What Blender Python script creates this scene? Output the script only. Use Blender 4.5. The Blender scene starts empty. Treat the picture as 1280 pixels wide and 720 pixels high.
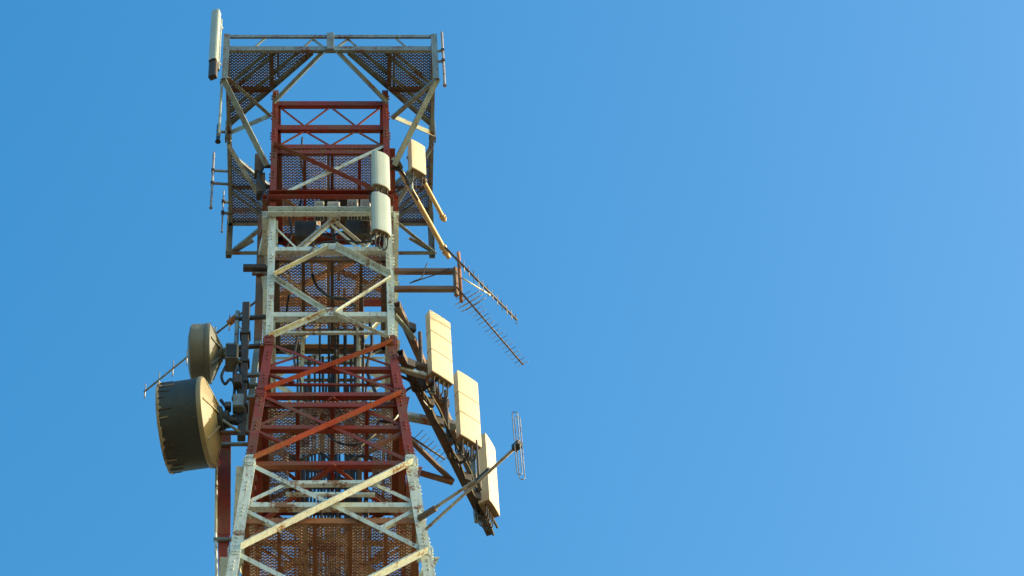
import bpy, bmesh, math, random
from mathutils import Vector, Matrix
random.seed(7)
R = math.radians
V = Vector
SC = bpy.context.scene
COL = SC.collection
# ------------------------------------------------------------------ camera model
F = 3975.0; PCX, PCY = 413.0, 360.0
EL = R(55.4)
CAM = V((0, -28.0, 1.7))
FW = V((0, math.cos(EL), math.sin(EL))); UP = V((0, -math.sin(EL), math.cos(EL))); RT = V((1, 0, 0))
def ray(px, py): return FW * F + RT * (px - PCX) + UP * (PCY - py)
def PY(px, py, y):
    d = ray(px, py); return CAM + d * ((y - CAM.y) / d.y)
def PX(px, py, x):
    d = ray(px, py); return CAM + d * ((x - CAM.x) / d.x)
def PZ(px, py, z):
    d = ray(px, py); return CAM + d * ((z - CAM.z) / d.z)
def hw(z):                                   # half width of the tower at height z
    return .95 + max(0.0, 39.5 - z) * .072
def zf(py):                                  # height at which the front face meets image row py
    z = 40.0
    for _ in range(30):
        z = PY(PCX, py, -hw(z)).z
    return z
ZT = zf(110) - .02                           # service platform floor
HP = 1.72

# ------------------------------------------------------------------ materials
def nodes(name):
    m = bpy.data.materials.new(name); m.use_nodes = True
    nt = m.node_tree; b = nt.nodes['Principled BSDF']
    return m, nt, b
def paint(name, base, alt, rust=(.19, .07, .028), amount=.5, rough=.55, metal=0.0, scale=2.2, streak=.35, bump=.12, dirt=(.12, .09, .06)):
    m, nt, b = nodes(name); L = nt.links.new; N = nt.nodes.new
    tc = N('ShaderNodeTexCoord')
    n1 = N('ShaderNodeTexNoise'); n1.inputs['Scale'].default_value = scale; n1.inputs['Detail'].default_value = 8; n1.inputs['Roughness'].default_value = .7
    L(tc.outputs['Object'], n1.inputs['Vector'])
    mp = N('ShaderNodeMapping'); mp.inputs['Scale'].default_value = (14, 14, 1.6); L(tc.outputs['Object'], mp.inputs['Vector'])
    n2 = N('ShaderNodeTexNoise'); n2.inputs['Scale'].default_value = 1.3; n2.inputs['Detail'].default_value = 6; L(mp.outputs[0], n2.inputs['Vector'])
    n3 = N('ShaderNodeTexNoise'); n3.inputs['Scale'].default_value = 22; n3.inputs['Detail'].default_value = 5; L(tc.outputs['Object'], n3.inputs['Vector'])
    r1 = N('ShaderNodeValToRGB'); r1.color_ramp.elements[0].position = .35; r1.color_ramp.elements[1].position = .65
    r1.color_ramp.elements[0].color = (*base, 1); r1.color_ramp.elements[1].color = (*alt, 1); L(n1.outputs['Fac'], r1.inputs[0])
    r2 = N('ShaderNodeValToRGB'); r2.color_ramp.elements[0].position = .5; r2.color_ramp.elements[1].position = .72
    r2.color_ramp.elements[0].color = (0, 0, 0, 1); r2.color_ramp.elements[1].color = (streak, streak, streak, 1); L(n2.outputs['Fac'], r2.inputs[0])
    mx = N('ShaderNodeMix'); mx.data_type = 'RGBA'; L(r2.outputs[0], mx.inputs[0]); L(r1.outputs[0], mx.inputs[6]); mx.inputs[7].default_value = (*dirt, 1)
    ad = N('ShaderNodeMath'); ad.operation = 'MULTIPLY_ADD'; ad.inputs[1].default_value = .45; L(n3.outputs['Fac'], ad.inputs[0]); L(n1.outputs['Fac'], ad.inputs[2])
    r3 = N('ShaderNodeValToRGB'); e0 = .86 - .28 * amount; r3.color_ramp.elements[0].position = e0; r3.color_ramp.elements[1].position = e0 + .07
    L(ad.outputs[0], r3.inputs[0])
    m2 = N('ShaderNodeMix'); m2.data_type = 'RGBA'; L(r3.outputs[0], m2.inputs[0]); L(mx.outputs[2], m2.inputs[6]); m2.inputs[7].default_value = (*rust, 1)
    L(m2.outputs[2], b.inputs['Base Color'])
    b.inputs['Roughness'].default_value = rough; b.inputs['Metallic'].default_value = metal
    bp = N('ShaderNodeBump'); bp.inputs['Strength'].default_value = bump; bp.inputs['Distance'].default_value = .02
    L(n3.outputs['Fac'], bp.inputs['Height']); L(bp.outputs[0], b.inputs['Normal'])
    return m
M = {}
M['red'] = paint('weathered_red_paint', (.28, .038, .018), (.18, .027, .014), amount=.5, scale=1.4, dirt=(.09, .03, .02))
M['white'] = paint('weathered_white_paint', (.68, .80, .79), (.55, .65, .64), rust=(.27, .14, .06), amount=.22, dirt=(.32, .25, .15), streak=.6)
M['galv'] = paint('galvanised_steel', (.27, .35, .36), (.18, .22, .225), amount=.24, rough=.5, metal=.35, dirt=(.16, .11, .06), streak=.6)
M['grate'] = paint('galvanised_grating_steel', (.16, .185, .29), (.115, .135, .21), amount=.3, rough=.5, metal=.3)
M['lgrate'] = paint('worn_grating_steel', (.44, .43, .44), (.32, .28, .25), amount=.35, rough=.5, metal=.2)
M['rgrate'] = paint('rusty_grating_steel', (.42, .27, .16), (.30, .15, .075), amount=.4, rough=.7)
M['brown'] = paint('brown_rusted_steel', (.17, .125, .095), (.12, .08, .06), amount=.35, rough=.75)
M['orange'] = paint('orange_rust_primer', (.36, .16, .07), (.26, .10, .045), amount=.3, rough=.75)
M['dark'] = paint('dark_grey_steel', (.055, .05, .045), (.035, .032, .03), rust=(.09, .05, .03), amount=.35, rough=.6, dirt=(.08, .06, .04))
M['cream'] = paint('aged_cream_radome', (.66, .58, .42), (.57, .50, .35), rust=(.5, .42, .3), amount=.02, rough=.42, scale=1.5, streak=.22, bump=.02, dirt=(.45, .38, .27))
M['pale'] = paint('pale_grey_radome', (.40, .50, .48), (.35, .43, .41), rust=(.5, .45, .35), amount=.02, rough=.4, scale=1.5, streak=.2, bump=.02, dirt=(.42, .40, .33))
M['seam'] = paint('seam_sealant', (.24, .19, .11), (.2, .16, .09), amount=0, bump=.02)
M['fibre'] = paint('tan_fibreglass', (.52, .40, .22), (.44, .33, .17), rust=(.3, .2, .1), amount=.12, rough=.5, bump=.03, dirt=(.3, .22, .12))
M['dish'] = paint('grey_dish_shell', (.034, .052, .058), (.024, .034, .037), rust=(.10, .08, .05), amount=.0, rough=.6, scale=1.2, bump=.03, dirt=(.08, .07, .05))
M['dishback'] = paint('pale_dish_back', (.33, .285, .16), (.24, .21, .125), rust=(.3, .2, .1), amount=.15, rough=.5, scale=1.6, bump=.03, dirt=(.3, .25, .16))
M['drum'] = paint('olive_grey_dish_shell', (.165, .19, .175), (.13, .148, .132), rust=(.14, .1, .06), amount=.1, rough=.55, scale=1.3, bump=.03, dirt=(.12, .11, .08))
M['fabric'] = paint('tattered_radome_fabric', (.36, .32, .22), (.26, .22, .15), rust=(.15, .1, .06), amount=.3, rough=.9, scale=5)
M['box'] = paint('pale_equipment_box', (.60, .61, .58), (.52, .52, .48), amount=.1, rough=.45, bump=.02)
M['alu'] = paint('dull_aluminium', (.42, .40, .36), (.32, .29, .25), amount=.2, rough=.45, metal=.5, scale=6)
def rubber(name, c):
    m, nt, b = nodes(name)
    n = nt.nodes.new('ShaderNodeTexNoise'); n.inputs['Scale'].default_value = 9
    r = nt.nodes.new('ShaderNodeValToRGB'); r.color_ramp.elements[0].color = (*[v * .7 for v in c], 1); r.color_ramp.elements[1].color = (*[min(1, v * 1.4) for v in c], 1)
    nt.links.new(n.outputs['Fac'], r.inputs[0]); nt.links.new(r.outputs[0], b.inputs['Base Color']); b.inputs['Roughness'].default_value = .45
    return m
M['black'] = rubber('black_cable_sheath', (.018, .018, .02))

# ------------------------------------------------------------------ mesh builder
class MB:
    def __init__(s): s.v = []; s.f = []; s.sm = []
    def add(s, vs, fs, smooth=False):
        o = len(s.v); s.v += [tuple(p) for p in vs]; s.f += [tuple(i + o for i in f) for f in fs]; s.sm += [smooth] * len(fs)
    def prism(s, p0, p1, u, v, poly, poly1=None):
        n = len(poly); poly1 = poly1 or poly
        vs = [p0 + u * a + v * b for a, b in poly] + [p1 + u * a + v * b for a, b in poly1]
        fs = [(i, (i + 1) % n, n + (i + 1) % n, n + i) for i in range(n)] + [tuple(range(n))[::-1], tuple(range(n, 2 * n))]
        s.add(vs, fs)
    @staticmethod
    def frame(p0, p1, u, v=None):
        d = (p1 - p0).normalized(); u = u - d * u.dot(d)
        if u.length < 1e-4: u = d.orthogonal()
        u = u.normalized()
        w = d.cross(u)
        if v is not None and w.dot(v) < 0: w = -w
        return u, w
    def angle(s, p0, p1, a, t, u, v, a2=None):
        u, v = s.frame(p0, p1, u, v); b = a2 or a
        s.prism(p0, p1, u, v, [(0, 0), (a, 0), (a, t), (t, t), (t, b), (0, b)])
    def bar(s, p0, p1, w, h, u=V((0, 0, 1))):
        u, v = s.frame(p0, p1, u); c = min(w, h) * .12
        w /= 2; h /= 2
        s.prism(p0, p1, u, v, [(-h + c, -w), (h - c, -w), (h, -w + c), (h, w - c), (h - c, w), (-h + c, w), (-h, w - c), (-h, -w + c)])
    def channel(s, p0, p1, h, w, t, u, v):          # web along u (height h), flanges along v
        u, v = s.frame(p0, p1, u, v); h /= 2
        s.prism(p0, p1, u, v, [(-h, 0), (h, 0), (h, w), (h - t, w), (h - t, t), (-h + t, t), (-h + t, w), (-h, w)])
    def tube(s, pts, r, n=8, closed=False):
        pts = [V(p) for p in pts]; m = len(pts); vs = []
        prev = None
        for i, p in enumerate(pts):
            a = pts[(i - 1) % m] if (i > 0 or closed) else p; b = pts[(i + 1) % m] if (i < m - 1 or closed) else p
            d = (b - a).normalized()
            u = d.orthogonal().normalized() if prev is None else (prev - d * prev.dot(d)).normalized()
            prev = u; w = d.cross(u)
            rr = r[i] if isinstance(r, (list, tuple)) else r
            vs += [p + (u * math.cos(2 * math.pi * k / n) + w * math.sin(2 * math.pi * k / n)) * rr for k in range(n)]
        fs = []
        for i in range(m if closed else m - 1):
            j = (i + 1) % m
            fs += [(i * n + k, i * n + (k + 1) % n, j * n + (k + 1) % n, j * n + k) for k in range(n)]
        s.add(vs, fs, True)
        if not closed:
            o = len(s.v) - len(vs)
            s.f += [tuple(o + k for k in range(n))[::-1], tuple(o + (m - 1) * n + k for k in range(n))]; s.sm += [False, False]
    def box(s, c, sx, sy, sz, rot=0, bev=.08):
        x, y, z = sx / 2, sy / 2, sz / 2; k = min(x, y) * bev * 2
        ca, sa = math.cos(rot), math.sin(rot)
        u = V((ca, sa, 0)); v = V((-sa, ca, 0))
        poly = [(-x + k, -y), (x - k, -y), (x, -y + k), (x, y - k), (x - k, y), (-x + k, y), (-x, y - k), (-x, -y + k)]
        c = V(c)
        s.prism(c - V((0, 0, z)), c + V((0, 0, z)), u, v, poly)
    def lathe(s, prof, o, ax, n=48):                # prof: (radius, distance along the axis)
        o = V(o); ax = V(ax).normalized(); u = ax.orthogonal().normalized(); w = ax.cross(u); vs = []; m = len(prof)
        for r, d in prof:
            vs += [o + ax * d + (u * math.cos(2 * math.pi * k / n) + w * math.sin(2 * math.pi * k / n)) * r for k in range(n)]
        fs = [(i * n + k, i * n + (k + 1) % n, (i + 1) * n + (k + 1) % n, (i + 1) * n + k) for i in range(m - 1) for k in range(n)]
        s.add(vs, fs, True)
    def build(s, name, mat, parent=None, kind=None, autosmooth=True):
        me = bpy.data.meshes.new(name); me.from_pydata(s.v, [], s.f)
        me.polygons.foreach_set('use_smooth', s.sm)
        me.materials.append(mat)
        bm = bmesh.new(); bm.from_mesh(me); bmesh.ops.recalc_face_normals(bm, faces=bm.faces)
        for e in bm.edges:
            if len(e.link_faces) == 2 and e.calc_face_angle(0) > .6: e.smooth = False
        bm.to_mesh(me); bm.free()
        o = bpy.data.objects.new(name, me); COL.objects.link(o)
        if parent is not None:
            o.parent = parent
            o.matrix_parent_inverse = Matrix.Translation(parent.location).inverted() if parent.type == 'EMPTY' else Matrix()
        if kind: o['kind'] = kind
        return o
def thing(name, label, cat, loc, group=None):
    o = bpy.data.objects.new(name, None); o.empty_display_size = .1; COL.objects.link(o); o.location = loc
    o['label'] = label; o['category'] = cat
    if group: o['group'] = group
    return o
def tag(o, label, cat, group=None):
    o['label'] = label; o['category'] = cat
    if group: o['group'] = group
    return o
Z = V((0, 0, 1)); X = V((1, 0, 0)); Y = V((0, 1, 0))

# ------------------------------------------------------------------ lattice tower
tower = thing('lattice_tower', 'tall red and white painted steel lattice tower with a grated platform at its top', 'tower', (0, 0, 0))
RED_TOP = zf(258); W1 = zf(426); RED2 = zf(577); ZL = RED2 - 4.6
def mat_at(z):
    if z > RED_TOP: return M['red']
    if z > W1: return M['white']
    if z > RED2: return M['red']
    if z > RED2 - 4.6: return M['white']
    return M['red'] if int((RED2 - 4.6 - z) // 5) % 2 == 0 else M['white']
def corner(sx, sy, z): return V((sx * hw(z), sy * hw(z), z))
FACES = [(V((0, -1, 0)), V((1, 0, 0))), (V((1, 0, 0)), V((0, 1, 0))), (V((0, 1, 0)), V((-1, 0, 0))), (V((-1, 0, 0)), V((0, -1, 0)))]
def fp(face, s, z, off=0.0):
    n, t = FACES[face]; h = hw(z)
    return n * (h + off) + t * (s * h) + Z * z
def leg(z0, z1, a):
    for sx in (-1, 1):
        for sy in (-1, 1):
            b = MB(); b.angle(corner(sx, sy, z0), corner(sx, sy, z1), a, .016, V((-sx, 0, 0)), V((0, -sy, 0)))
            k = 0; q = min(z0 + .2, z1)
            while q < z1 - .1 and z1 > ZL:            # pairs of bolt heads at the splices
                for e in (0, .09, .18):
                    if q + e > z1 - .05: continue
                    c = corner(sx, sy, q + e) - V((sx * a * .5, 0, 0))
                    b.tube([c + V((0, sy * .001, 0)), c + V((0, sy * .022, 0))], .014, 6)
                    c = corner(sx, sy, q + e) - V((0, sy * a * .5, 0))
                    b.tube([c + V((sx * .001, 0, 0)), c + V((sx * .022, 0, 0))], .014, 6)
                q += .62
            b.build('leg_section', mat_at((z0 + z1) / 2), tower)
zt = ZT - .05
leg(RED_TOP, zt, .10); leg(W1, RED_TOP - .003, .108); leg(RED2, W1 - .003, .13); leg(ZL, RED2 - .003, .15)
def brace(face, s0, z0, s1, z1, a, off, outward, mat=None, name='diagonal_brace', t=.008, flip=False, mb=None):
    n = FACES[face][0]; jt = lambda: Z * random.uniform(-.012, .012) + n * random.uniform(-.001, .001)
    p0, p1 = fp(face, s0, z0, off) + jt(), fp(face, s1, z1, off) + jt()
    b = mb or MB(); u = Z if not flip else -Z
    d = (p1 - p0).normalized(); uu = (u - d * u.dot(d)).normalized()
    b.angle(p0 - uu * a / 2, p1 - uu * a / 2, a, t, u, n if outward else -n)
    if mb is None: return b.build(name, mat or mat_at((z0 + z1) / 2), tower)
def horiz(face, z, a, off=-.022, mat=None, s=.97, name='horizontal_beam', flip=False):
    return brace(face, -s, z, s, z, a, off, False, mat, name, flip=flip)
def gusset(face, s, z, w, h, off, mat):
    n, t = FACES[face]; b = MB(); c = fp(face, s, z, off)
    b.prism(c - n * .005, c + n * .005, t, Z, [(-w / 2, -h * .35), (-w * .3, -h / 2), (w * .3, -h / 2), (w / 2, -h * .35), (w / 2, h * .35), (w * .3, h / 2), (-w * .3, h / 2), (-w / 2, h * .35)])
    for i in (-.3, 0, .3):
        for j in (-.25, .25):
            q = c + t * (i * w) + Z * (j * h)
            b.tube([q, q + n * .02], .013, 6)
    b.build('gusset_plate', mat, tower)
z125, z155, z178, z245, z268, z308, z345, z390 = [zf(v) for v in (125, 155, 179, 248, 269, 309, 346, 391)]
N = [zf(v) for v in (426, 490, 576, 687)]
N += [N[3] - 2.35]
INS = .93
for f in range(4):
    # top red truss ring
    for z, a in ((z125, .13), (z155, .14), (z178, .12)):
        n, t = FACES[f]; b = MB(); p0, p1 = fp(f, -1.0, z, -.06), fp(f, 1.0, z, -.06)
        b.channel(p0 + t * .07, p1 - t * .07, a, .075, .01, Z, -n); b.build('horizontal_beam', M['red'], tower)
    for (za, zb, m_) in ((z125 - .07, z155 + .07, 2), (z178 + .06, z155 - .07, 2)):
        for i in range(m_ * 2):
            s0 = -.88 + 1.76 * i / (2 * m_); s1 = -.88 + 1.76 * (i + 1) / (2 * m_)
            a_, b_ = (za, zb) if i % 2 == 0 else (zb, za)
            q = MB(); q.angle(fp(f, s0, a_, -.09), fp(f, s1, b_, -.09), .024, .006, Z, -FACES[f][0]); q.build('lacing_bar', M['red'], tower)
    # bay under the truss
    brace(f, -INS, z178 - .05, INS, z245 + .08, .085, .003, True)
    brace(f, INS, z178 - .02, -INS, z245 + .08, .062, -.026, False, M['white'] if f in (0, 1) else M['red'], flip=True)
    for z, a, mm in ((z245, .15, 'red'), (z268, .16, 'white')):
        n, t = FACES[f]; b = MB(); w = hw(z)
        b.channel(n * (w + .03) - t * (w + .02) + Z * z, n * (w + .03) + t * (w + .02) + Z * z, a, .08, .012, Z, n); b.build('horizontal_beam', M[mm], tower)
    for s0, s1 in ((-.95, -.5), (.0, -.5), (0, .5), (.95, .5)):
        brace(f, s0, z268 - .1, s1, z308 + .05, .03 if f == 0 else .05, -.09, False, flip=s0 < 0)
    horiz(f, z308, .10)
    # white diamonds
    brace(f, -.06, z308 - .02, -INS, z345 + .03, .088, .003, True); brace(f, .06, z308 - .02, INS, z345 + .03, .088, .003, True, flip=True)
    brace(f, -INS, z345 - .03, -.06, z390, .062, .003, True, flip=True); brace(f, INS, z345 - .03, .06, z390, .062, .003, True)
    horiz(f, z390, .11)
    brace(f, -.06, z390 - .02, -INS, N[0] + .06, .07, .003, True, flip=True); brace(f, .06, z390 - .02, INS, N[0] + .06, .07, .003, True)
    gusset(f, 0, z390, .36, .22, .014, M['white']); gusset(f, 0, z308, .30, .16, .014, M['white'])
    if f in (1, 2, 3):
        for sg2 in (-1, 1):
            for zq0, zq1 in ((z308, (z308 + z345) / 2), (z390, (z345 + z390) / 2), (z390, (z390 + N[0]) / 2)):
                brace(f, sg2 * .95, zq0 - .06, sg2 * .48, zq1, .035, -.06, False, name='sub_brace')
    horiz(f, (z345 + z308) / 2 if f == 2 else (z390 + N[0]) / 2, .045, -.09, s=.95)
    # X bays
    for i in range(4):
        za, zb = N[i], N[i + 1]; zm = za + (zb - za) * (hw(za) / (hw(za) + hw(zb)))
        big = (.085, .10, .12, .13)[i]; sm = (.042, .05, .062, .065)[i]
        sg = -1 if i == 2 and False else 1
        brace(f, sg * INS, za - .04, -sg * INS, zb + .05, big, .003, True)
        brace(f, -sg * INS, za - .04, sg * INS, zb + .05, sm + .01, -.028, False, flip=True)
        horiz(f, zm, sm + .035, -.05, s=.95)
        if i < 2: horiz(f, zb, .085, -.04)
        # sub braces from the leg middle to the quarter points of the diagonals
        q1 = .5 * (1 + hw(za) / hw(zm)) * .5
        if i == 2:
            brace(f, -.56, (za + zm) / 2 + .06, .56, (za + zm) / 2 + .06, .07, -.06, False, name='horizontal_beam'); brace(f, -.50, (za + zm) / 2 - .12, .50, (za + zm) / 2 - .12, .05, -.12, False, name='horizontal_beam')
        if i == 0:
            for sg2 in (-1, 1):
                brace(f, sg2 * .95, zm + .05, sg2 * .5, (za + zm) / 2, .038, -.06, False, name='sub_brace', flip=True)
                brace(f, sg2 * .95, zm - .1, sg2 * .5, (zb + zm) / 2, .038, -.06, False, name='sub_brace')
            horiz(f, (zm + zb) / 2, .035, -.10, s=.95)
        if i >= 1:
            for sg2 in (-1, 1):
                brace(f, sg2 * .95, zm + (za - zm) * .02, sg2 * .5, (za + zm) / 2, sm, -.055, False, name='sub_brace', flip=True)
                brace(f, sg2 * .95, zm - .08, sg2 * .5, (zb + zm) / 2, sm, -.055, False, name='sub_brace')
    for i in range(4):
        for s in (-.95, .95):
            if f in (0, 1, 3): gusset(f, s * .99, N[i], .15, .24, .0165, mat_at(N[i] - .1))
# the tower below the frame, down to the ground, in one piece
for zz0, zz1 in ((ZL - 8, ZL - .003), (ZL - 16, ZL - 8.003), (0, ZL - 16.003)):
    leg(max(zz0, 0), zz1, .19)
lb = MB(); zz = N[4]; step = 2.6
while zz > 1.0:
    z2 = max(zz - step, .2)
    for f in range(4):
        brace(f, INS, zz, -INS, z2, .12, .003, True, mb=lb); brace(f, -INS, zz, INS, z2, .09, -.03, False, mb=lb, flip=True)
    zz = z2; step *= 1.13
lb.build('lower_bracing', M['galv'], tower, kind='stuff')

# ---- expanded metal gratings (real strands with openings)
def grating(x0, x1, y0, y1, z, keep, W=.062, H=.052, sw=.0165, th=.010):
    b = MB(); rg = random.Random(int(z * 100)); nx = int((x1 - x0) / W); ny = int((y1 - y0) / H)
    W = (x1 - x0) / nx; H = (y1 - y0) / ny
    for j in range(ny):
        for i in range(nx):
            cx, cy = x0 + (i + .5) * W, y0 + (j + .5) * H
            if not keep(cx, cy): continue
            if i % 14 == 13: continue
            z_ = z + .006 * math.sin(cx * 5.1 + z) * math.sin(cy * 4.3) + rg.uniform(-.002, .002)
            L_, R_, B_, T_ = V((cx - W / 2, cy, z_)), V((cx + W / 2, cy, z_)), V((cx, cy - H / 2, z_)), V((cx, cy + H / 2, z_))
            for p, q in ((L_, B_), (B_, R_), (R_, T_), (T_, L_)):
                d = (q - p).normalized(); w = d.cross(Z) * sw / 2; h = V((0, 0, th / 2))
                tl = V((0, 0, .006))
                vs = [p - w - h - tl, p + w - h + tl, p + w + h + tl, p - w + h - tl, q - w - h - tl, q + w - h + tl, q + w + h + tl, q - w + h - tl]
                b.add(vs, [(0, 1, 5, 4), (1, 2, 6, 5), (2, 3, 7, 6), (3, 0, 4, 7)])
    for i in range(13, nx, 14):                       # cover strips where two sheets meet
        for j in range(ny):
            cx, cy = x0 + (i + .5) * W, y0 + (j + .5) * H
            if keep(cx, cy) and keep(cx, cy + H) and j < ny - 1: b.bar(V((cx, cy - H * .45, z)), V((cx, cy + H * .55, z)), W * .8, .006)
    return b
def landing(z, mat, fm, holes=(), inset=.07, joists=3):
    h = hw(z) - inset
    b = MB()
    for f in range(4):
        n, t = FACES[f]; e = h - .05 if f in (0, 2) else h - .06
        b.angle(n * h - t * (h if f in (0, 2) else h - .011) + Z * z, n * h + t * (h if f in (0, 2) else h - .011) + Z * z, .1, .01, -Z, -n)
    fr = b.build('landing', fm, tower)
    for k in range(joists):
        x = -h + 2 * h * (k + 1) / (joists + 1)
        q = MB(); q.angle(V((x, -h + .02, z - .02)), V((x, h - .02, z - .02)), .055, .008, -Z, X); q.build('joist', fm, fr)
    def keep(x, y): return not any(a < x < c and d < y < e for a, c, d, e in holes)
    grating(-h, h, -h, h, z + .008, keep).build('grating', mat, fr)
    return fr
landing(zf(183), M['rgrate'], M['red'], holes=((-.35, .35, .35, .85),))
landing(zf(316), M['rgrate'], M['brown'], holes=((-.42, .42, .45, .9), (.45, .85, -.1, .9)))
landing(zf(498), M['lgrate'], M['red'], holes=((-.62, .62, -.05, .95),))
landing(zf(643), M['rgrate'], M['orange'], holes=((-.5, .5, .8, 1.2),), joists=4)

# ---- service platform at the top
z = ZT
b = MB()
for f in range(4):
    n, t = FACES[f]; e = HP if f in (0, 2) else HP - .012
    b.channel(n * HP - t * e + Z * z, n * HP + t * e + Z * z, .13, .06, .01, Z, -n)
for f in range(4):                                    # diamond opening round the tower
    n, t = FACES[f]; n2, t2 = FACES[(f + 1) % 4]
    b.angle(n * (HP - .07) + n2 * .25 - Z * (.0), n2 * (HP - .07) + n * .25, .09, .01, -Z, (n + n2)) if False else None
plat = b.build('service_platform', M['galv'], tower)
dk = z - .02
for sx in (-1, 1):
    for sy in (-1, 1):
        def J(c, m=M['galv'], a=.045):                 # joist on the line |x|+|y| = c inside the corner
            o = c - (HP - .075); p0, p1 = V((sx * o, sy * (HP - .075), dk)), V((sx * (HP - .075), sy * o, dk))
            q = MB(); q.angle(p0, p1, a, .008, -Z, V((sx, sy, 0))); q.build('joist', m, plat)
        J(1.92, M['galv'], .07); J(2.17); J(2.52); J(2.68)
        for vert in (0, 1):
            p0, p1 = V((sx * .93, sy * 1.0, dk + .0)), V((sx * .93, sy * (HP - .08), dk))
            if vert: p0, p1 = V((p0.y * sx * sy, p0.x * sx * sy, p0.z)), V((p1.y * sx * sy, p1.x * sx * sy, p1.z))
            q = MB(); q.angle(p0 - Z * .003 * (vert + 1), p1 - Z * .003 * (vert + 1), .075, .008, -Z, V((sx, 0, 0)) if not vert else V((0, sy, 0))); q.build('joist', M['brown'], plat)
        x0, x1 = sorted((sx * .2, sx * (HP - .02))); y0, y1 = sorted((sy * .2, sy * (HP - .02)))
        grating(x0, x1, y0, y1, z - .003, lambda x, y: abs(x) + abs(y) > 1.95, sw=.021).build('grating', M['grate'], plat)
        # corner post from the rail to a metre below the floor, with stays to the tower legs
        c = V((sx * (HP + .03), sy * (HP + .03), 0)); lo = z - 1.0
        q = MB(); q.angle(c + Z * lo, c + Z * (z + .42), .1, .01, V((-sx, 0, 0)), V((0, -sy, 0))); q.build('corner_post', M['galv'], plat)
        q = MB(); q.angle(c + Z * (lo + .08) - V((sx * .03, sy * .03, 0)), corner(sx, sy, lo + .03) + V((sx, sy, 0)) * .03, .06, .008, Z, X); q.build('stay', M['galv'], plat)
        if sy < 0:
            q = MB(); q.angle(c + Z * (lo + .04) - V((sx * .05, 0, 0)), corner(sx, sy, lo - 1.35) + V((sx * .03, sy * .02, 0)), .085, .008, V((sx, 0, .5)), Y); q.build('stay', M['galv'], plat)
        else:
            q = MB(); q.angle(c + Z * (lo + .03) - V((0, sy * .05, 0)), V((sx * .95, c.y - sy * .05, lo + .03)), .07, .008, Z, V((0, -sy, 0))); q.build('stay', M['galv'], plat)
            q = MB(); q.angle(c + Z * (lo + .10), V((sx * 1.3, c.y - .3, lo + .12)), .06, .008, Z, X); q.build('stay', M['galv'], plat)
for f in range(4):
    n, t = FACES[f]
    q = MB(); e = HP - .02
    q.angle(n * (HP + .01) - t * e + Z * (z + .42), n * (HP + .01) + t * e + Z * (z + .42), .075, .009, -Z, -n); q.build('guard_rail', M['galv'], plat)
    q = MB(); c = n * (HP + .02) + Z * (z + .19)
    q.box(c, .12 if f in (0, 2) else .03, .03 if f in (0, 2) else .12, .52); q.build('mid_post', M['galv'], plat)
    for s in (-1, 1):
        kk = n * (HP - .05) + t * (s * .08) + Z * (z - .06)
        e1 = n * .99 + t * (s * .90) + Z * (z - .55 if f in (0, 2) else z - .85)
        q = MB(); q.angle(kk, e1, .075, .008, t * s + Z * .2, -Z); q.build('knee_brace', M['galv'], plat)
        for k in (.45, 1.25):                         # short lacing between floor and rail
            q = MB(); q.bar(n * (HP - .03) + t * (s * k) + Z * (z + .06), n * (HP - .03) + t * (s * (k - .18)) + Z * (z + .38), .03, .03); q.build('rail_lacing', M['galv'], plat)
        q = MB(); q.bar(n * (HP - .04) + t * (s * .1) + Z * (z + .07), n * (HP - .04) + t * (s * .3) + Z * (z + .38), .035, .035); q.build('rail_lacing', M['galv'], plat)

# ---- cable tray running up outside the left face
def tray_x(z): return -(hw(z) + .14 + min(.12, max(0, 39.5 - z) * .022))
za, zb, zc_ = zf(540), zf(258), zf(720) - 4
t1, t2, t3, t4 = [PY(300, v, -.25).z for v in (268, 425, 543, 668)]
for a_, b_, m_ in ((t2, t1, M['brown']), (t3, t2 - .01, M['galv']), ):
    q = MB(); w = .06 if m_ is M['brown'] else (.045 if m_ is M['galv'] else .085); y0 = -.25
    q.channel(V((tray_x(a_), y0, a_)), V((tray_x(b_), y0, b_)), 2 * w, .12, .012, X, Y); q.build('cable_tray', m_, tower)
    q = MB(); zz = (a_ + b_) / 2
    q.bar(V((tray_x(zz) - .12, y0 - .03, zz)), V((-hw(zz) + .02, y0 - .03, zz)), .05, .05); q.build('tray_bracket', M['galv'], tower)
ta, tm, tb = PY(280.5, 543, .1), PY(279.5, 668, .1), PY(281, 735, .1)
for p_, q_, w_ in ((tm, ta - Z * .0, .095), (tb, tm - Z * .012, .08)):
    q = MB(); q.channel(p_, q_, 2 * w_, .14, .012, X, Y); q.build('cable_tray', M['red'], tower)
    c_ = p_ * .12 + q_ * .88; q = MB(); q.bar(V((c_.x - .14, c_.y - .03, c_.z)), V((-hw(c_.z) + .02, c_.y - .03, c_.z)), .05, .05); q.build('tray_bracket', M['galv'], tower)
    q = MB(); q.tube([p_ + V((-.11, -.02, .0)), q_ + V((-.11, -.02, 0))], .02, 8); q.build('conduit', M['white'], tower)
q = MB(); q.bar(corner(-1, -1, z245) + V((0, 0, .0)), V((tray_x(z245), -.2, z245)), .08, .13); q.build('tray_bracket', M['red'], tower)
q = MB(); q.bar(corner(-1, -1, z268), V((tray_x(z268), -.2, z268)), .08, .14); q.build('tray_bracket', M['white'], tower)
q = MB(); p = PY(323, 335, -.3); q.bar(V((p.x + .3, p.y, p.z)), PY(304, 335, -.3), .09, .11); q.build('outrigger', M['dark'], tower)

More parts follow.
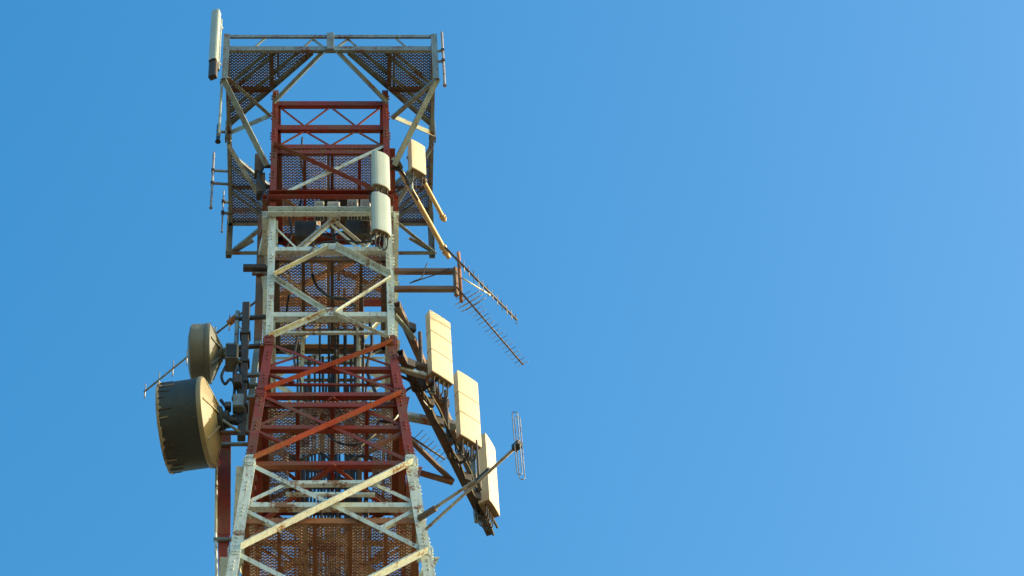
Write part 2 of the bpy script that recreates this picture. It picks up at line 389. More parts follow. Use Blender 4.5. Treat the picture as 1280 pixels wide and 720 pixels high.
# ---- cable ladder inside
YL = .62
b0 = MB()
for s in (-1, 1):
    b0.bar(V((s * .43, YL, ZL - 3)), V((s * .43, YL, zf(470))), .06, .09, Y)
lad = b0.build('cable_ladder', M['orange'], tower)
for s in (-1, 1):
    q = MB(); q.bar(V((s * .43, YL, zf(470) + .005)), V((s * .43, YL, zf(300))), .06, .09, Y); q.build('ladder_rail', M['white'], lad)
    q = MB(); q.bar(V((s * .43, YL, zf(300) + .005)), V((s * .43, YL, zf(262) + .5)), .06, .09, Y); q.build('ladder_rail', M['orange'], lad)
k = 0; zz = ZL - 2.5
while zz < zf(262):
    q = MB(); q.bar(V((-.40, YL, zz)), V((.40, YL, zz)), .035, .05); q.build('rung', M['orange'] if k % 3 else M['galv'], lad); zz += .44; k += 1

# inside bracing in plan at node levels (hip bracing)
for zz in (z268, N[1] - .05, N[2]):
    h = hw(zz) - .05
    for s in (-1, 1):
        q = MB(); q.angle(V((-h * s, 0, zz - .06)), V((0, h, zz - .06)) if s > 0 else V((0, -h, zz - .06)), .06, .007, Z, X); q.build('plan_brace', mat_at(zz), tower)
        q = MB(); q.angle(V((-h * s, 0, zz - .07)), V((0, -h, zz - .07)) if s > 0 else V((0, h, zz - .07)), .06, .007, Z, X); q.build('plan_brace', mat_at(zz), tower)

# ------------------------------------------------------------------ cables
def spline(pts, n=10):
    pts = [V(p) for p in pts]; out = []
    P_ = [pts[0] * 2 - pts[1]] + pts + [pts[-1] * 2 - pts[-2]]
    for i in range(1, len(P_) - 2):
        for k in range(n):
            t = k / n; a, b_, c, d = P_[i - 1:i + 3]
            out.append(.5 * ((2 * b_) + (c - a) * t + (2 * a - 5 * b_ + 4 * c - d) * t * t + (3 * b_ - a - 3 * c + d) * t ** 3))
    return out + [pts[-1]]
def cable(pts, r, label=None, group=None, name='feeder_cable', parent=None, mat='black'):
    q = MB(); q.tube(spline(pts), r, 7); o = q.build(name, M[mat], parent)
    if label: tag(o, label, 'cable', group)
    return o
cx = [-.50, -.38, -.335, -.28, -.235, -.17, -.12, -.075, -.02, .03, .085, .13, .22, .27, .31, .345, .385, .50, .535]
for i, x in enumerate(cx):
    r = random.choice((.017, .022, .028)); top = random.choice((zf(300), zf(262), zf(345), zf(380)))
    zs = [ZL - 3 + (top - ZL + 3) * t / 9 for t in range(10)]
    cable([V((x + random.uniform(-.012, .012), YL - .06 + random.uniform(-.02, .01), z_)) for z_ in zs], r,
          'straight black feeder cable clamped to the ladder inside the tower', 'straight feeder cables up the cable ladder')
def loop(pix, y, r, label):
    cable([PY(a, b_, y) for a, b_ in pix], r, label)
loop([(392, 300), (389, 330), (395, 356), (412, 371), (430, 374), (446, 384)], -.55, .022, 'thick black cable sagging in a loop behind the white diamond bracing')
loop([(444, 512), (428, 501), (408, 495), (394, 505), (393, 520), (405, 536), (420, 552), (445, 556), (462, 546)], -.75, .017, 'black cable hanging in a wide loop in the middle of the red bay')
loop([(466, 510), (480, 506), (496, 507), (497, 518), (488, 527), (474, 527), (470, 540), (450, 558)], -.85, .024, 'thick black cable coiled beside the right leg in the red bay')
loop([(484, 310), (483, 345), (485, 385), (490, 420)], -.80, .024, 'black cable running down inside the right white leg')
loop([(386, 318), (396, 306), (412, 302), (428, 300), (452, 303), (480, 298)], -.96, .016, 'black jumper cables tied along the top of the white diamond bracing')
loop([(378, 172), (376, 200), (380, 226), (374, 262)], .1, .018, 'black cable dropping through the red deck under the platform')

loop([(372, 300), (374, 285), (384, 279), (398, 288), (412, 296), (430, 290), (446, 299), (468, 294)], -.35, .02, 'tangled black jumper cable behind the white ring beam')
loop([(420, 250), (424, 270), (417, 292), (426, 318), (423, 350)], -.2, .03, 'thick black cable dropping from the dark cabinet past the white ring beam')
loop([(360, 262), (364, 292), (356, 318), (362, 352), (358, 392)], -.15, .018, 'black cable running down inside the left white leg')
loop([(462, 398), (465, 430), (459, 462), (470, 492)], .1, .026, 'thick black cable hanging inside the right leg at the white to red change')
loop([(372, 420), (368, 450), (376, 482), (370, 520)], .0, .02, 'black cable hanging inside the left leg at the white to red change')
loop([(352, 560), (372, 575), (398, 566), (424, 580), (452, 570), (478, 582)], .2, .022, 'black cable draped level across the tower below the red bay')

# ------------------------------------------------------------------ panel antennas
def panel(label, c, az, w, h, d, mat='cream', seams=(), conn=4, pipe=True, group=None, pipe_ext=(.15, .15), caps='seam', curve=.06, pipe_off=.12):
    c = V(c); ca, sa = math.cos(az), math.sin(az); u = V((ca, sa, 0)); n = V((sa, -ca, 0))
    base = c - Z * (h / 2)
    t = thing('panel_antenna', label, 'antenna', base, group)
    k = []                                            # cross-section with a bowed front
    for i in range(9):
        s = -1 + 2 * i / 8; k.append((s * w / 2, d * (.5 - curve * abs(s) ** 3)))
    k += [(w / 2 - .01, -d / 2), (-w / 2 + .01, -d / 2)]
    b = MB(); k2 = [(x * .96, y * .94) for x, y in k]
    b.prism(base + Z * .02, base + Z * (h - .02), u, n, k); b.prism(base + Z * (h - .021), base + Z * h, u, n, k, k2)
    b.build('radome', M[mat], t)
    b = MB(); b.prism(base, base + Z * .021, u, n, k2, k); b.build('end_cap', M['dark' if caps == 'dark' else 'seam'], t)
    if caps == 'dark':                                # deep dark connector housing under the radome
        b = MB(); k3 = [(x * .97, y * .8 - .01) for x, y in k]; b.prism(base - Z * .46, base - Z * .001, u, n, k3); b.build('connector_housing', M['dark'], t)
    for s in seams:
        b = MB(); kk = [(x * 1.012, y * 1.03) for x, y in k]
        b.prism(base + Z * (h * s - .010), base + Z * (h * s + .010), u, n, kk); b.build('seam', M['seam'], t)
    for i in range(conn):
        q = base + u * (w * (-.32 + .64 * i / max(1, conn - 1)))
        b = MB(); b.tube([q, q - Z * .05], .017, 8); b.tube([q - Z * .05, q - Z * .1], .012, 8); cn = b.build('connector', M['dark'], t)
        e = random.uniform(.0, .06)
        cable([q - Z * .09, q - Z * (.2 + e) - n * .01, q - Z * (.24 + e) - n * .07, q - Z * (.12 + e) - n * (.15 + e), q + Z * .1 - n * (.15 + e)], .011, name='jumper_cable', parent=cn)
    if pipe:
        pc = c - n * (d / 2 + pipe_off)
        b = MB(); b.tube([pc - Z * (h / 2 + pipe_ext[0]), pc + Z * (h / 2 + pipe_ext[1])], .035, 12); mp = b.build('mount_pipe', M['galv'], t)
        for s in (-.36, .36):
            q = c + Z * (s * h)
            b = MB(); b.bar(q - n * (d / 2 - .01), pc + Z * (s * h) - n * .05, .07, .06); b.build('bracket', M['galv'], mp)
    return t
S13 = (.36, .66)
zu, zl = PY(500, 381, -1.0).z, PY(503, 440, -1.05).z
zm = (zu + zl) / 2
panel('upper left cream panel antenna of the three on the right, above its two neighbours', PZ(549, 436, zm + .05), R(38), .40, 1.56, .12, seams=S13)
panel('middle cream panel antenna on the right sector frame between two others', PZ(584, 513, zm + .05), R(38), .40, 1.62, .12, seams=S13)
panel('lowest cream panel antenna on the right, turned edge-on beside the folded dipole', PZ(609, 595, zm + .02), R(63), .36, 1.66, .20, conn=5)
Pc = PY(476, 214, -1.22)
panel('curved pale panel antenna, upper of the stacked pair at the right tower leg', Pc, R(24), .30, .98, .11, mat='pale', conn=3, pipe=True, curve=.42, pipe_ext=(.9, .1), pipe_off=.1)
Pd = PY(476.5, 268, -1.22)
panel('curved pale panel antenna, lower of the stacked pair above the white diamond bracing', Pd, R(24), .31, 1.06, .11, mat='pale', conn=4, pipe=False, curve=.42)
panel('small cream panel antenna under the platform right edge beside the tan tubes', PY(521, 199, -.9), R(34), .27, .86, .12, mat='cream', conn=2, pipe=True, pipe_ext=(.25, .05))
panel('tall pale panel antenna at the upper left corner of the top platform', PY(268.5, 46, -1.95), R(-24), .14, 1.62, .12, mat='pale', conn=0, pipe=True, pipe_ext=(.0, .0), curve=.2, caps='dark', pipe_off=.10)

# ------------------------------------------------------------------ right sector frame
sf = thing('sector_frame', 'dark steel sector frame with two long rails standing out from the right tower legs', 'antenna mount', PZ(500, 381, zl))
u0, u1 = PZ(500, 380, zu), PZ(603, 612, zu)
l0, l1 = PZ(504, 440, zl), PZ(616, 664, zl)
for a_, b_ in ((u0, u1), (l0, l1)):
    b = MB(); b.channel(a_, b_, .15, .10, .012, Z, -X); b.build('rail', M['brown'] if a_ is u0 else M['dark'], sf)
def on(a_, b_, t): return a_ + (b_ - a_) * t
def arm(p, q, w=.08, mat='galv', name='arm'):
    b = MB(); b.bar(p, q, w, w); return b.build(name, M[mat], sf)
arm(V((hw(zu) + .0, -.9, zu - .1)), on(u0, u1, .155) - Z * .1, .07)
arm(V((hw(zu), hw(zu) - .02, zu - .12)), PZ(570, 532, zu - .12), .12, 'galv')
arm(V((hw(zl) - .02, -.85, zl + .1)), PZ(533, 460, zl + .35), .09, 'brown')
arm(V((hw(zl) - .02, -.85, zl - .12)), PZ(532, 470, zl - .1), .08, 'galv')
arm(V((hw(zl), hw(zl) - .02, zl - .1)), PZ(566, 603, zl - .1), .075, 'brown')
arm(PZ(511, 548, zl + .1), PZ(566, 602, zl - .05), .07, 'brown', 'strut')
for t_ in (.17, .48, .8):
    p, q = on(u0, u1, t_ + .02), on(l0, l1, t_ + .02)
    b = MB(); b.tube([V((p.x + .06, p.y, zl - .2)), V((p.x + .06, p.y, zu + .2))], .03, 10); b.build('upright', M['dark'], sf)
for i in range(9):
    t_ = .06 + i * .105; p = on(l0, l1, t_)
    b = MB(); b.box(p + V((.02, 0, 0)), .14, .05, .17, R(25)); b.build('clamp', M['dark'], sf)
for i in range(4):
    t_ = .12 + i * .2; p = on(u0, u1, t_)
    b = MB(); b.box(p + V((.02, 0, 0)), .13, .06, .16, R(25)); b.build('clamp', M['dark'], sf)
for k_ in range(3):                                  # cables lashed along the lower rail
    pts = [on(l0, l1, t_ / 12) + V((-.03 + .05 * k_ + random.uniform(-.02, .02), 0, .085 + random.uniform(-.02, .02) - (.16 if k_ == 1 else 0))) for t_ in range(1, 13)]
    cable(pts, .02, 'black cable lashed along the lower rail of the right sector frame', 'cables lashed along the sector frame rail')
zc2 = zl - .1
cable([PZ(x_, y_, zc2) for x_, y_ in ((494, 468), (512, 476), (517, 488), (526, 489), (540, 480), (548, 472))], .024, 'black cable crossing from the right tower leg to the upper panel antenna')
cable([PZ(x_, y_, zc2) for x_, y_ in ((502, 500), (508, 488), (520, 484), (528, 500), (538, 512))], .02, 'short black cable looping beside the right leg onto the lower rail')
cable([PZ(x_, y_, zc2) for x_, y_ in ((566, 575), (575, 578), (583, 574), (585, 566))], .018, 'short black cable arc between the two rails under the middle panel')

# ------------------------------------------------------------------ yagis and dipoles
def yagi(name, label, p0, p1, n, half, edir, r=.018, t0=.06, mat='dark', er=.006, taper=.25, sub=None):
    t = thing(name, label, 'antenna', p0)
    b = MB(); b.tube([p0, p1], r, 8); b.build('boom', M[mat], t)
    b = MB(); dn = V((0, 0, -r - .008)); b.tube([on(p0, p1, x) + dn + V((random.uniform(-.006, .006), 0, random.uniform(-.012, 0))) for x in (.02, .1, .2, .3, .42)], .006, 6); b.build('feed_cable', M['black'], t)
    for i in range(n):
        q = on(p0, p1, t0 + (1 - t0 - .01) * i / (n - 1)); h = half * (1 - taper * i / (n - 1)) * random.uniform(.93, 1.05)
        b = MB(); b.tube([q - edir * h, q + edir * h], er, 6); b.build('element', M['alu' if i % 3 else mat], t)
    return t
ya = PY(568, 336, -.95); yz = ya.z
ym = thing('antenna_bracket', 'pair of brown box arms reaching right from the white leg to a short pipe', 'antenna mount', PY(493, 358, -.95))
for y_, w_ in ((336, .10), (358, .10)):
    p = PY(572, y_, -.95); s_ = PY(493, y_, -.95)
    b = MB(); b.bar(V((s_.x, -.95 + .05, p.z)), V((p.x - .03, -.95 + .05, p.z)), .07, w_); b.build('arm', M['brown'], ym)
b = MB(); p = PY(575, 345, -.98); b.tube([PY(573, 316, -.98), V((PY(573, 316, -.98).x, -.98, PY(577, 377, -.98).z))], .028, 10); b.build('pipe', M['orange'], ym)
b = MB(); b.bar(V((PY(569, 336, -.95).x, -.9, PY(569, 332, -.95).z)), V((PY(569, 336, -.95).x, -.9, PY(569, 366, -.95).z)), .06, .06); b.build('end_post', M['brown'], ym)
cable([PY(516, 352, -.98), PY(527, 347, -.98), PY(531, 336, -.98), PY(534, 329, -.98)], .009, 'thin black wire looping over the brown box arm')
cable([PY(512, 354, -.96), PY(530, 348, -.96), PY(545, 343, -.96), PY(562, 336, -1.0)], .009, 'thin black wire slanting between the two brown box arms')
z1 = PY(574, 331, -1.02).z; z2 = PY(576, 366, -1.02).z
a0, a1 = PZ(556, 309, z1), PZ(646, 400, z1)
yagi('yagi_antenna', 'upper yagi antenna on the brown box arms, short upright elements along its boom', a0, a1, 13, .17, Z, t0=.2, er=.006)
b0_, b1_ = PZ(571, 359, z2), PZ(654, 456, z2)
dd = (b1_ - b0_).normalized(); pd = dd.cross(Z).normalized()
yt = yagi('yagi_antenna', 'lower yagi antenna on the brown box arms, crossed by long level elements', b0_, b1_, 20, .13, pd, er=.0042, r=.014, t0=.1)
for i in range(3):
    q = on(b0_, b1_, .16 + .045 * i); b = MB(); b.tube([q - pd * .22 + Z * .05, q + pd * .22 + Z * .05], .007, 6); b.build('reflector', M['alu'], yt)
b = MB(); b.tube([PY(577, 347, -1.02), PZ(613, 369, z1 - .03)], .012, 8); tag(b.build('stay_rod', M['white'], None), 'thin white rod bracing the upper yagi boom from the pipe', 'rod')
# left yagi
lz = PY(318, 377, .1).z
c0, c1 = PZ(322, 375, lz), PZ(180, 490, lz)
yl = yagi('yagi_antenna', 'yagi antenna pointing left behind the dishes with sparse upright elements', c0, c1, 8, .22, Z, r=.017, t0=.12, mat='galv', er=.010, taper=.1)
b = MB(); q = on(c0, c1, .21); dl = (c1 - c0).normalized(); b.tube([q - dl * .1, q + dl * .1], .055, 10); b.build('dipole_box', M['orange'], yl)
b = MB(); b.tube([q, PZ(302, 412, lz - .1)], .012, 6); b.build('stay', M['galv'], yl)
# folded dipole
bs = PY(532, 662, -1.34); bz = bs.z
boom1 = PZ(648, 556, bz)
fd = thing('folded_dipole', 'folded dipole antenna, thin wire loops at the end of a long boom, lower right', 'antenna', bs)
b = MB(); b.tube([bs, boom1], .022, 10); b.build('boom', M['alu'], fd)
s2 = PY(524, 648, -1.3); s3 = on(bs, boom1, .58)
b = MB(); b.tube([s2, V((s3.x - .05, s3.y, s3.z))], .024, 8); b.build('stay', M['alu'], fd)
b = MB(); b.bar(s2, on(s2, s3, .28), .07, .07); b.build('clamp', M['brown'], fd)
b = MB(); q = on(bs, boom1, .60); b.bar(on(bs, boom1, .48) + Z * .03, on(bs, boom1, .70) + Z * .03, .06, .06); b.build('clamp', M['dark'], fd)
b = MB(); b.bar(on(bs, boom1, .955), on(bs, boom1, 1.02), .09, .10); b.build('insulator', M['black'], fd)
ctr = boom1
for side, (ha, hb) in enumerate(((.02, .66), (-.68, -.02))):
    for e_ in (-1, 1):
        w_ = .035; y_ = e_ * .04; ox = e_ * .018; pts = []
        for k_ in range(9): a_ = math.pi * k_ / 8; pts.append(ctr + V((ox + w_ * math.cos(a_), y_, hb - w_ + w_ * math.sin(a_))))
        for k_ in range(9): a_ = math.pi + math.pi * k_ / 8; pts.append(ctr + V((ox + w_ * math.cos(a_), y_, ha + w_ + w_ * math.sin(a_))))
        b = MB(); b.tube(pts, .0065, 6, closed=True); b.build('loop', M['alu'], fd)
# whip on the boom crossing
p = on(bs, boom1, .56)
wh = thing('whip_antenna', 'short dark whip antenna standing upright beside the lowest panel antenna', 'antenna', p)
b = MB(); t_ = PY(590.5, 548, p.y); b.tube([p - Z * .05 + V((.03, .03, 0)), V((p.x + .03, p.y + .03, t_.z))], [.02, .012], 8); b.build('rod', M['dark'], wh)
b = MB(); b.tube([p - Z * .12 + V((.03, .03, 0)), p + Z * .12 + V((.03, .03, 0))], .03, 8); b.build('base', M['dark'], wh)
# comb log periodic beside the right leg
lp0, lp1 = PZ(514, 546, zl + .3), PZ(556, 574, zl + .3)
dq = (lp1 - lp0).normalized().cross(Z).normalized()
yagi('log_periodic_antenna', 'small dark comb antenna slung between the right leg and the lower rail', lp0, lp1, 8, .2, dq, r=.016, taper=.55, t0=.08, er=.005)
# dipoles on the platform edge
def rod_antenna(label, pa, pb, r, y, brackets, post_x, mat='alu'):
    a_, b_ = PY(*pa, y), PY(*pb, y); x = (a_.x + b_.x) / 2; lo = V((x, y, b_.z)); hi = V((x, y, a_.z))
    t = thing('rod_antenna', label, 'antenna', lo)
    b = MB(); b.tube([lo, lo + Z * .04, hi - Z * .04, hi], [r * 1.5, r, r, r * .7], 10); b.build('rod', M[mat], t)
    for yy in brackets:
        zz = PY(pa[0], yy, y).z
        b = MB(); b.bar(V((x, y, zz)), V((post_x, y + .02, zz)), .035, .045); b.build('bracket', M['galv'], t)
        b = MB(); b.box(V((x, y, zz)), .055, .06, .06); b.build('clamp', M['dark'], t)
    return t
rod_antenna('slim rod antenna on two short brackets at the upper right platform corner', (551, 40), (557, 107), .022, -1.76, (63, 76), 1.74)
rod_antenna('slim rod antenna on two brackets left of the platform edge', (267, 190), (264, 260), .02, .9, (213, 229), -1.71)
rod_antenna('thin white whip antenna below the panel at the upper left corner', (277, 100), (274, 168), .022, -1.0, (104,), -1.74, 'pale')
rod_antenna('very short black stub antenna on the left platform edge', (273, 155), (273, 177), .033, -.05, (164,), -1.74, 'black')
rod_antenna('thin rod antenna at the lower left platform edge near the corner post', (279, 238), (278, 290), .014, 1.4, (252, 266), -1.71)
# tan tubes
def tube_antenna(label, pa, pb, z, r):
    a_, b_ = PZ(*pa, z), PZ(*pb, z); t = thing('tube_antenna', label, 'antenna', a_)
    b = MB(); b.tube([a_, on(a_, b_, .9), on(a_, b_, .9)], [r, r, r], 14); b.build('tube', M['fibre'], t)
    b = MB(); b.tube([on(a_, b_, .88), on(a_, b_, .905)], r * 1.45, 14); b.tube([on(a_, b_, .935), on(a_, b_, .955)], r * 1.45, 14); b.build('collar', M['fibre'], t)
    b = MB(); b.tube([on(a_, b_, .89), b_], r * .95, 14); b.build('tip', M['fibre'], t)
    b = MB(); b.tube([on(a_, b_, .02), on(a_, b_, .10)], r * 1.7, 10); b.build('clamp', M['dark'], t)
    return t
tz = PY(492, 196, -1.0).z
tube_antenna('long tan tube slanting from the right tower leg down past the platform edge', (492, 198), (561, 322), tz, .042)
tube_antenna('short tan tube slanting out below the small cream panel', (527, 222), (556, 276), PY(521, 205, -.9).z, .036)
cable([PZ(487, 211, tz - .1), PZ(498, 212, tz - .1), PZ(507, 222, tz - .1), PZ(515, 238, tz - .1), PZ(522, 250, tz - .1)], .022, 'black cable hugging the upper end of the long tan tube')

# ------------------------------------------------------------------ microwave dishes
dp = thing('dish_mount', 'dark upright mounting pole left of the tower holding two microwave dishes', 'antenna mount', PY(306, 545, -.75))
pt, pb = PY(308, 381, -.75), PY(303, 548, -.75); px_ = pt.x
b = MB(); b.bar(V((px_, -.75, pb.z)), V((px_, -.75, pt.z)), .115, .115, X); b.build('pole', M['dark'], dp)
b = MB(); b.tube([V((px_ - .13, -.72, PY(300, 470, -.75).z)), V((px_ - .13, -.72, PY(303, 388, -.75).z))], .035, 12); b.build('pipe', M['galv'], dp)
for yy in (398, 434, 470, 498):
    zz = PY(308, yy, -.75).z
    b = MB(); b.bar(V((px_ - .16, -.74, zz)), V((-hw(zz) + .02, -.78, zz)), .06, .06); b.build('arm', M['galv' if yy > 440 else 'dark'], dp)
for yy in (420, 455, 480, 510):
    zz = PY(308, yy, -.75).z; b = MB(); b.box(V((px_, -.75, zz)), .16, .16, .05); b.build('clamp', M['dark'], dp)
zz = PY(300, 541, -.75).z
b = MB(); b.bar(PY(276, 541, -.75), V((-hw(zz), -.75, zz)), .06, .05); b.build('shelf_arm', M['brown'], dp)
def dish(label, c, ax, r, depth, cone, mats, ragged=False):
    c = V(c); ax = V(ax).normalized(); base = c - Z * r
    t = thing('microwave_dish', label, 'dish antenna', base)
    h = depth
    b = MB(); b.lathe([(r * .985, 0), (r, .01), (r, h), (r * .96, h), (r * .96, h - .05)], c, ax, 64); b.build('shroud', M[mats[0]], t)
    b = MB(); b.lathe([(r * .97, h - .03), (r * .9, h + .02), (r * .6, h + .05), (.001, h + .065)], c, ax, 64); b.build('radome', M[mats[2]], t)
    b = MB(); b.lathe([(r * 1.0, -.002), (r * 1.0, -.03), (r * .93, -.045), (r * .62, -cone * .7), (r * .3, -cone), (.001, -cone)], c, ax, 64); b.build('reflector_back', M[mats[1]], t)
    b = MB(); b.lathe([(r * 1.02, -.035), (r * 1.025, -.03), (r * 1.025, .03), (r * 1.02, .035), (r * 1.001, .036)], c, ax, 64); b.build('rim_band', M[mats[1]], t)
    b = MB(); b.lathe([(r * .32, -cone + .02), (r * .32, -cone - .05), (r * .2, -cone - .06), (r * .2, -cone - .14), (.001, -cone - .14)], c, ax, 32); b.build('hub', M[mats[0]], t)
    u = ax.cross(Z).normalized(); w = u.cross(ax)
    for k_ in range(6):
        a_ = math.pi * 2 * k_ / 6 + .3; e = u * math.cos(a_) + w * math.sin(a_)
        b = MB(); b.bar(c + e * r * .9 - ax * .05, c + e * r * .3 - ax * (cone + .02), .03, .03); b.build('rib', M[mats[1]], t)
    if ragged:
        b = MB(); n = 96; vs = []; rr = random.Random(3)
        for k_ in range(n):
            a_ = math.pi * 2 * k_ / n; e = u * math.cos(a_) + w * math.sin(a_); q = rr.uniform(.015, .045) + (.05 if k_ % 11 == 0 else 0)
            vs += [c + e * r * 1.0 + ax * (h - q), c + e * (r * 1.012 + rr.uniform(0, .018)) + ax * (h - q * .5), c + e * (r * 1.005 + rr.uniform(0, .02)) + ax * (h + .012), c + e * r * .955 + ax * (h + .015)]
        b.add(vs, [(4 * k_ + j, 4 * ((k_ + 1) % n) + j, 4 * ((k_ + 1) % n) + j + 1, 4 * k_ + j + 1) for k_ in range(n) for j in range(3)])
        b.build('radome_skirt', M['fabric'], t)
        for k_ in range(26):                        # tie straps along the shroud
            a_ = math.pi * 2 * k_ / 26 + rr.uniform(-.08, .08); e = u * math.cos(a_) + w * math.sin(a_); ln = rr.uniform(.07, .26)
            b = MB(); b.bar(c + e * (r * 1.008) + ax * (h - .02), c + e * (r * 1.006) + ax * (h - ln) + e.cross(ax) * rr.uniform(-.03, .03), .018, .01, e); b.build('tie_strap', M['fabric' if k_ % 4 == 0 else 'dark'], t)
    return t
axb = V((-math.cos(R(10)), math.sin(R(10)), 0))
cb = PY(259, 528, -.75)
big = dish('large dark microwave dish with a tattered shroud rim, lower of the two at left', cb, axb, .645, .60, .18, ('dish', 'dishback', 'fabric'), True)
cs = PY(261, 442, -.75)
sml = dish('smaller olive microwave dish facing left above the large dark dish', cs, V((-1, .02, 0)), .44, .245, .15, ('drum', 'drum', 'drum'))
for d_, c_, yy in ((big, cb, 527), (sml, cs, 446)):
    b = MB(); k_ = c_ - (axb if d_ is big else V((-1, 0, 0))) * .28
    b.tube([k_, V((px_, -.75, k_.z))], .06, 12); b.build('mount_arm', M['dark'], d_)
    b = MB(); b.tube([k_ + V((-.05, -.15, -.2)), V((px_, -.78, k_.z - .3))], .02, 8); b.build('stay', M['galv'], d_)
# outdoor unit behind the small dish, its cables
ou = thing('radio_unit', 'grey finned radio unit behind the smaller dish beside the dark pole', 'radio unit', PY(290, 462, -.75))
oc = PY(290, 447, -.8)
b = MB(); b.box(oc, .19, .26, .36); b.build('case', M['drum'], ou)
for k_ in range(7):
    b = MB(); b.box(oc + V((-.07 + k_ * .023, -.145, 0)), .006, .03, .32); b.build('fin', M['dish'], ou)
b = MB(); b.tube([oc + V((-.04, 0, .18)), oc + V((-.04, 0, .27))], .04, 10); b.build('port', M['galv'], ou)
for lab, pix, r in (('black cable curling down from the radio unit beside the small dish', [(282, 458), (277, 470), (281, 480), (288, 474), (293, 482), (292, 500)], .022),
                    ('thick black cable dropping between the two dishes along the dark pole', [(296, 455), (293, 475), (299, 492), (294, 510), (298, 530)], .03),
                    ('black cable drooping behind the large dish toward the tower leg', [(276, 500), (284, 512), (288, 526), (299, 522), (306, 505)], .024),
                    ('black cable hanging beside the hub of the large dish', [(281, 515), (284, 523), (292, 520), (300, 528), (307, 524)], .022),
                    ('black cable tucked under the radio unit at the dark pole', [(300, 462), (304, 475), (299, 486), (303, 498)], .026)):
    cable([PY(a_, b_, -.8) for a_, b_ in pix], r, lab)
# boxes on the dark pole
for lab, c_, s_ in (('small dark junction box low on the dish pole', (297, 478), (.12, .12, .2)),
                    ('grey junction box beside the red leg next to the large dish', (298, 505), (.16, .14, .3)),
                    ('black splitter box hung under the dish shelf arm side', (285, 509), (.09, .09, .12))):
    t = thing('junction_box', lab, 'box', PY(*c_, -.85))
    p = PY(*c_, -.85); b = MB(); b.box(p, *s_); b.build('case', M['dark' if 'grey' not in lab else 'drum'], t)
    b = MB(); b.box(p + V((0, -s_[1] / 2 - .008, 0)), s_[0] * .85, .016, s_[2] * .88); b.build('lid', M['dark' if 'grey' not in lab else 'galv'], t)

# ------------------------------------------------------------------ equipment inside the tower
def unit(label, c, y, s, mat='box', rot=0):
    p = PY(*c, y); t = thing('radio_unit', label, 'radio unit', p - Z * (s[2] / 2))
    b = MB(); b.box(p, *s, rot); b.build('case', M[mat], t)
    for k_ in range(5):
        b = MB(); b.box(p + V((-s[0] * .36 + k_ * s[0] * .18, -s[1] / 2 - .012, 0)), .01, .03, s[2] * .85, rot); b.build('fin', M[mat], t)
    for k_ in (-1, 0, 1):
        b = MB(); q = p + V((k_ * s[0] * .28, 0, -s[2] / 2)); b.tube([q, q - Z * .06], .018, 8); b.build('connector', M['dark'], t)
unit('pale radio unit left of centre inside the tower above the white ring beam', (399, 264), -.5, (.16, .14, .36))
unit('pale radio unit at the centre inside the tower above the white ring beam', (417, 266), -.55, (.20, .16, .40))
unit('pale radio unit right of centre inside the tower above the white ring beam', (441, 262), -.45, (.17, .14, .44))
unit('pale radio unit behind the lower stacked panel inside the tower', (457, 262), -.6, (.16, .14, .42))
unit('dark filter box at left inside the tower below the white ring beam', (382, 292), -.4, (.34, .2, .42), 'dark')
unit('dark filter box near the right leg below the white ring beam', (448, 290), -.4, (.40, .2, .4), 'dark')
unit('dark cabinet high inside the tower behind the red ring beam', (428, 262), .1, (.7, .25, .75), 'dark')

# small black equipment on the outside left under the platform
for lab, c_, s_ in (('dark equipment box, upper one left of the red leg under the platform', (323, 208), (.12, .14, .55)),
                    ('dark equipment box, lower one left of the red leg beside the red ring beam', (326, 233), (.13, .15, .6))):
    p = PY(*c_, -.5); t = thing('equipment_box', lab, 'box', p - Z * (s_[2] / 2))
    b = MB(); b.box(p, *s_); b.build('case', M['dark'], t)
    b = MB(); b.box(p + V((0, -s_[1] / 2 - .006, 0)), s_[0] * .8, .012, s_[2] * .9); b.build('lid', M['brown'], t)
    b = MB(); b.bar(p, V((-.96, -.5, p.z)), .05, .05); b.build('bracket', M['dark'], t)
cable([PY(a_, b_, -.62) for a_, b_ in ((325, 195), (329, 208), (324, 222), (331, 236), (328, 250), (334, 262))], .022, 'black cable winding down between the dark boxes left of the red leg')

# ------------------------------------------------------------------ ground, sky, sun, camera
gm, nt, b_ = nodes('dry_earth_ground')
n1 = nt.nodes.new('ShaderNodeTexNoise'); n1.inputs['Scale'].default_value = .15; n1.inputs['Detail'].default_value = 10
r1 = nt.nodes.new('ShaderNodeValToRGB'); r1.color_ramp.elements[0].color = (.07, .055, .028, 1); r1.color_ramp.elements[1].color = (.20, .14, .075, 1)
tcg = nt.nodes.new('ShaderNodeTexCoord'); nt.links.new(tcg.outputs['Object'], n1.inputs['Vector'])
nt.links.new(n1.outputs['Fac'], r1.inputs[0]); nt.links.new(r1.outputs[0], b_.inputs['Base Color']); b_.inputs['Roughness'].default_value = .95
g = MB(); S = 4000; g.add([V((-S, -S, 0)), V((S, -S, 0)), V((S, S, 0)), V((-S, S, 0))], [(0, 1, 2, 3)])
go = g.build('ground', gm); go['kind'] = 'structure'
for sx in (-1, 1):
    for sy in (-1, 1):
        c = corner(sx, sy, 0); q = MB(); q.box(V((c.x, c.y, .2)), .9, .9, .5); q.build('footing', M['box'], tower)

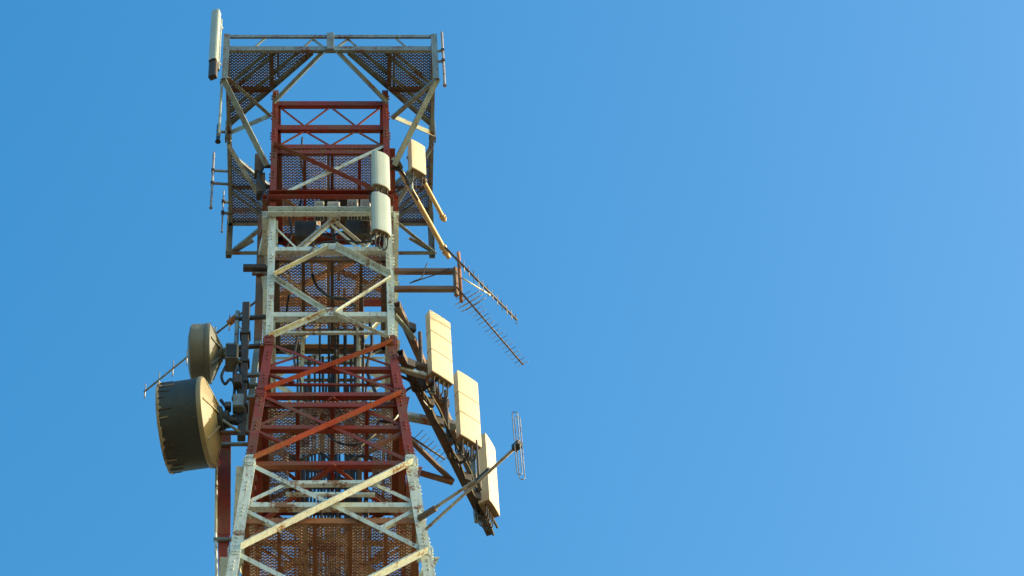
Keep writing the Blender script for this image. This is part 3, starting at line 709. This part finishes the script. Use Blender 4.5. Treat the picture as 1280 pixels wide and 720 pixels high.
SUN_EL, SUN_AZ = R(25), R(89)                     # azimuth measured from the camera direction (-Y) toward +X
sd = V((math.cos(SUN_EL) * math.sin(SUN_AZ), -math.cos(SUN_EL) * math.cos(SUN_AZ), math.sin(SUN_EL)))
w = bpy.data.worlds.new('World'); SC.world = w; w.use_nodes = True
nt = w.node_tree; sky = nt.nodes.new('ShaderNodeTexSky'); sky.sky_type = 'NISHITA'; sky.sun_disc = False
sky.sun_elevation = SUN_EL; sky.sun_rotation = math.atan2(sd.x, sd.y); sky.air_density = 1.6; sky.dust_density = 3.0; sky.ozone_density = 1.0; sky.altitude = 0
bg = nt.nodes['Background']; bg.inputs['Strength'].default_value = .15
hs = nt.nodes.new('ShaderNodeHueSaturation'); hs.inputs['Saturation'].default_value = 1.62; hs.inputs['Value'].default_value = 1.0
mt = nt.nodes.new('ShaderNodeMix'); mt.data_type = 'RGBA'; mt.blend_type = 'MULTIPLY'; mt.inputs[0].default_value = 1; mt.inputs[7].default_value = (.72, .78, .77, 1)
gm_ = nt.nodes.new('ShaderNodeGamma'); gm_.inputs['Gamma'].default_value = 1.08; nt.links.new(sky.outputs[0], gm_.inputs['Color']); nt.links.new(gm_.outputs[0], hs.inputs['Color']); nt.links.new(hs.outputs[0], mt.inputs[6]); nt.links.new(mt.outputs[2], bg.inputs['Color'])
sl = bpy.data.lights.new('sun', 'SUN'); sl.energy = 2.6; sl.angle = R(.5); sl.color = (1, .86, .64)
so = bpy.data.objects.new('sun', sl); COL.objects.link(so); so.rotation_euler = (-sd).to_track_quat('-Z', 'Y').to_euler(); so.location = (40, -20, 60)

cd = bpy.data.cameras.new('camera'); co = bpy.data.objects.new('camera', cd); COL.objects.link(co)
co.location = CAM; co.rotation_euler = (math.pi / 2 + EL, 0, 0)
cd.sensor_width = 36; cd.lens = F / 1280 * 36; cd.shift_x = (640 - PCX) / 1280; cd.clip_end = 20000; cd.clip_start = .5
SC.camera = co
SC.view_settings.view_transform = 'Standard'; SC.view_settings.look = 'None'; SC.view_settings.gamma = 1; SC.view_settings.exposure = 1.2; SC.view_settings.use_curve_mapping = False
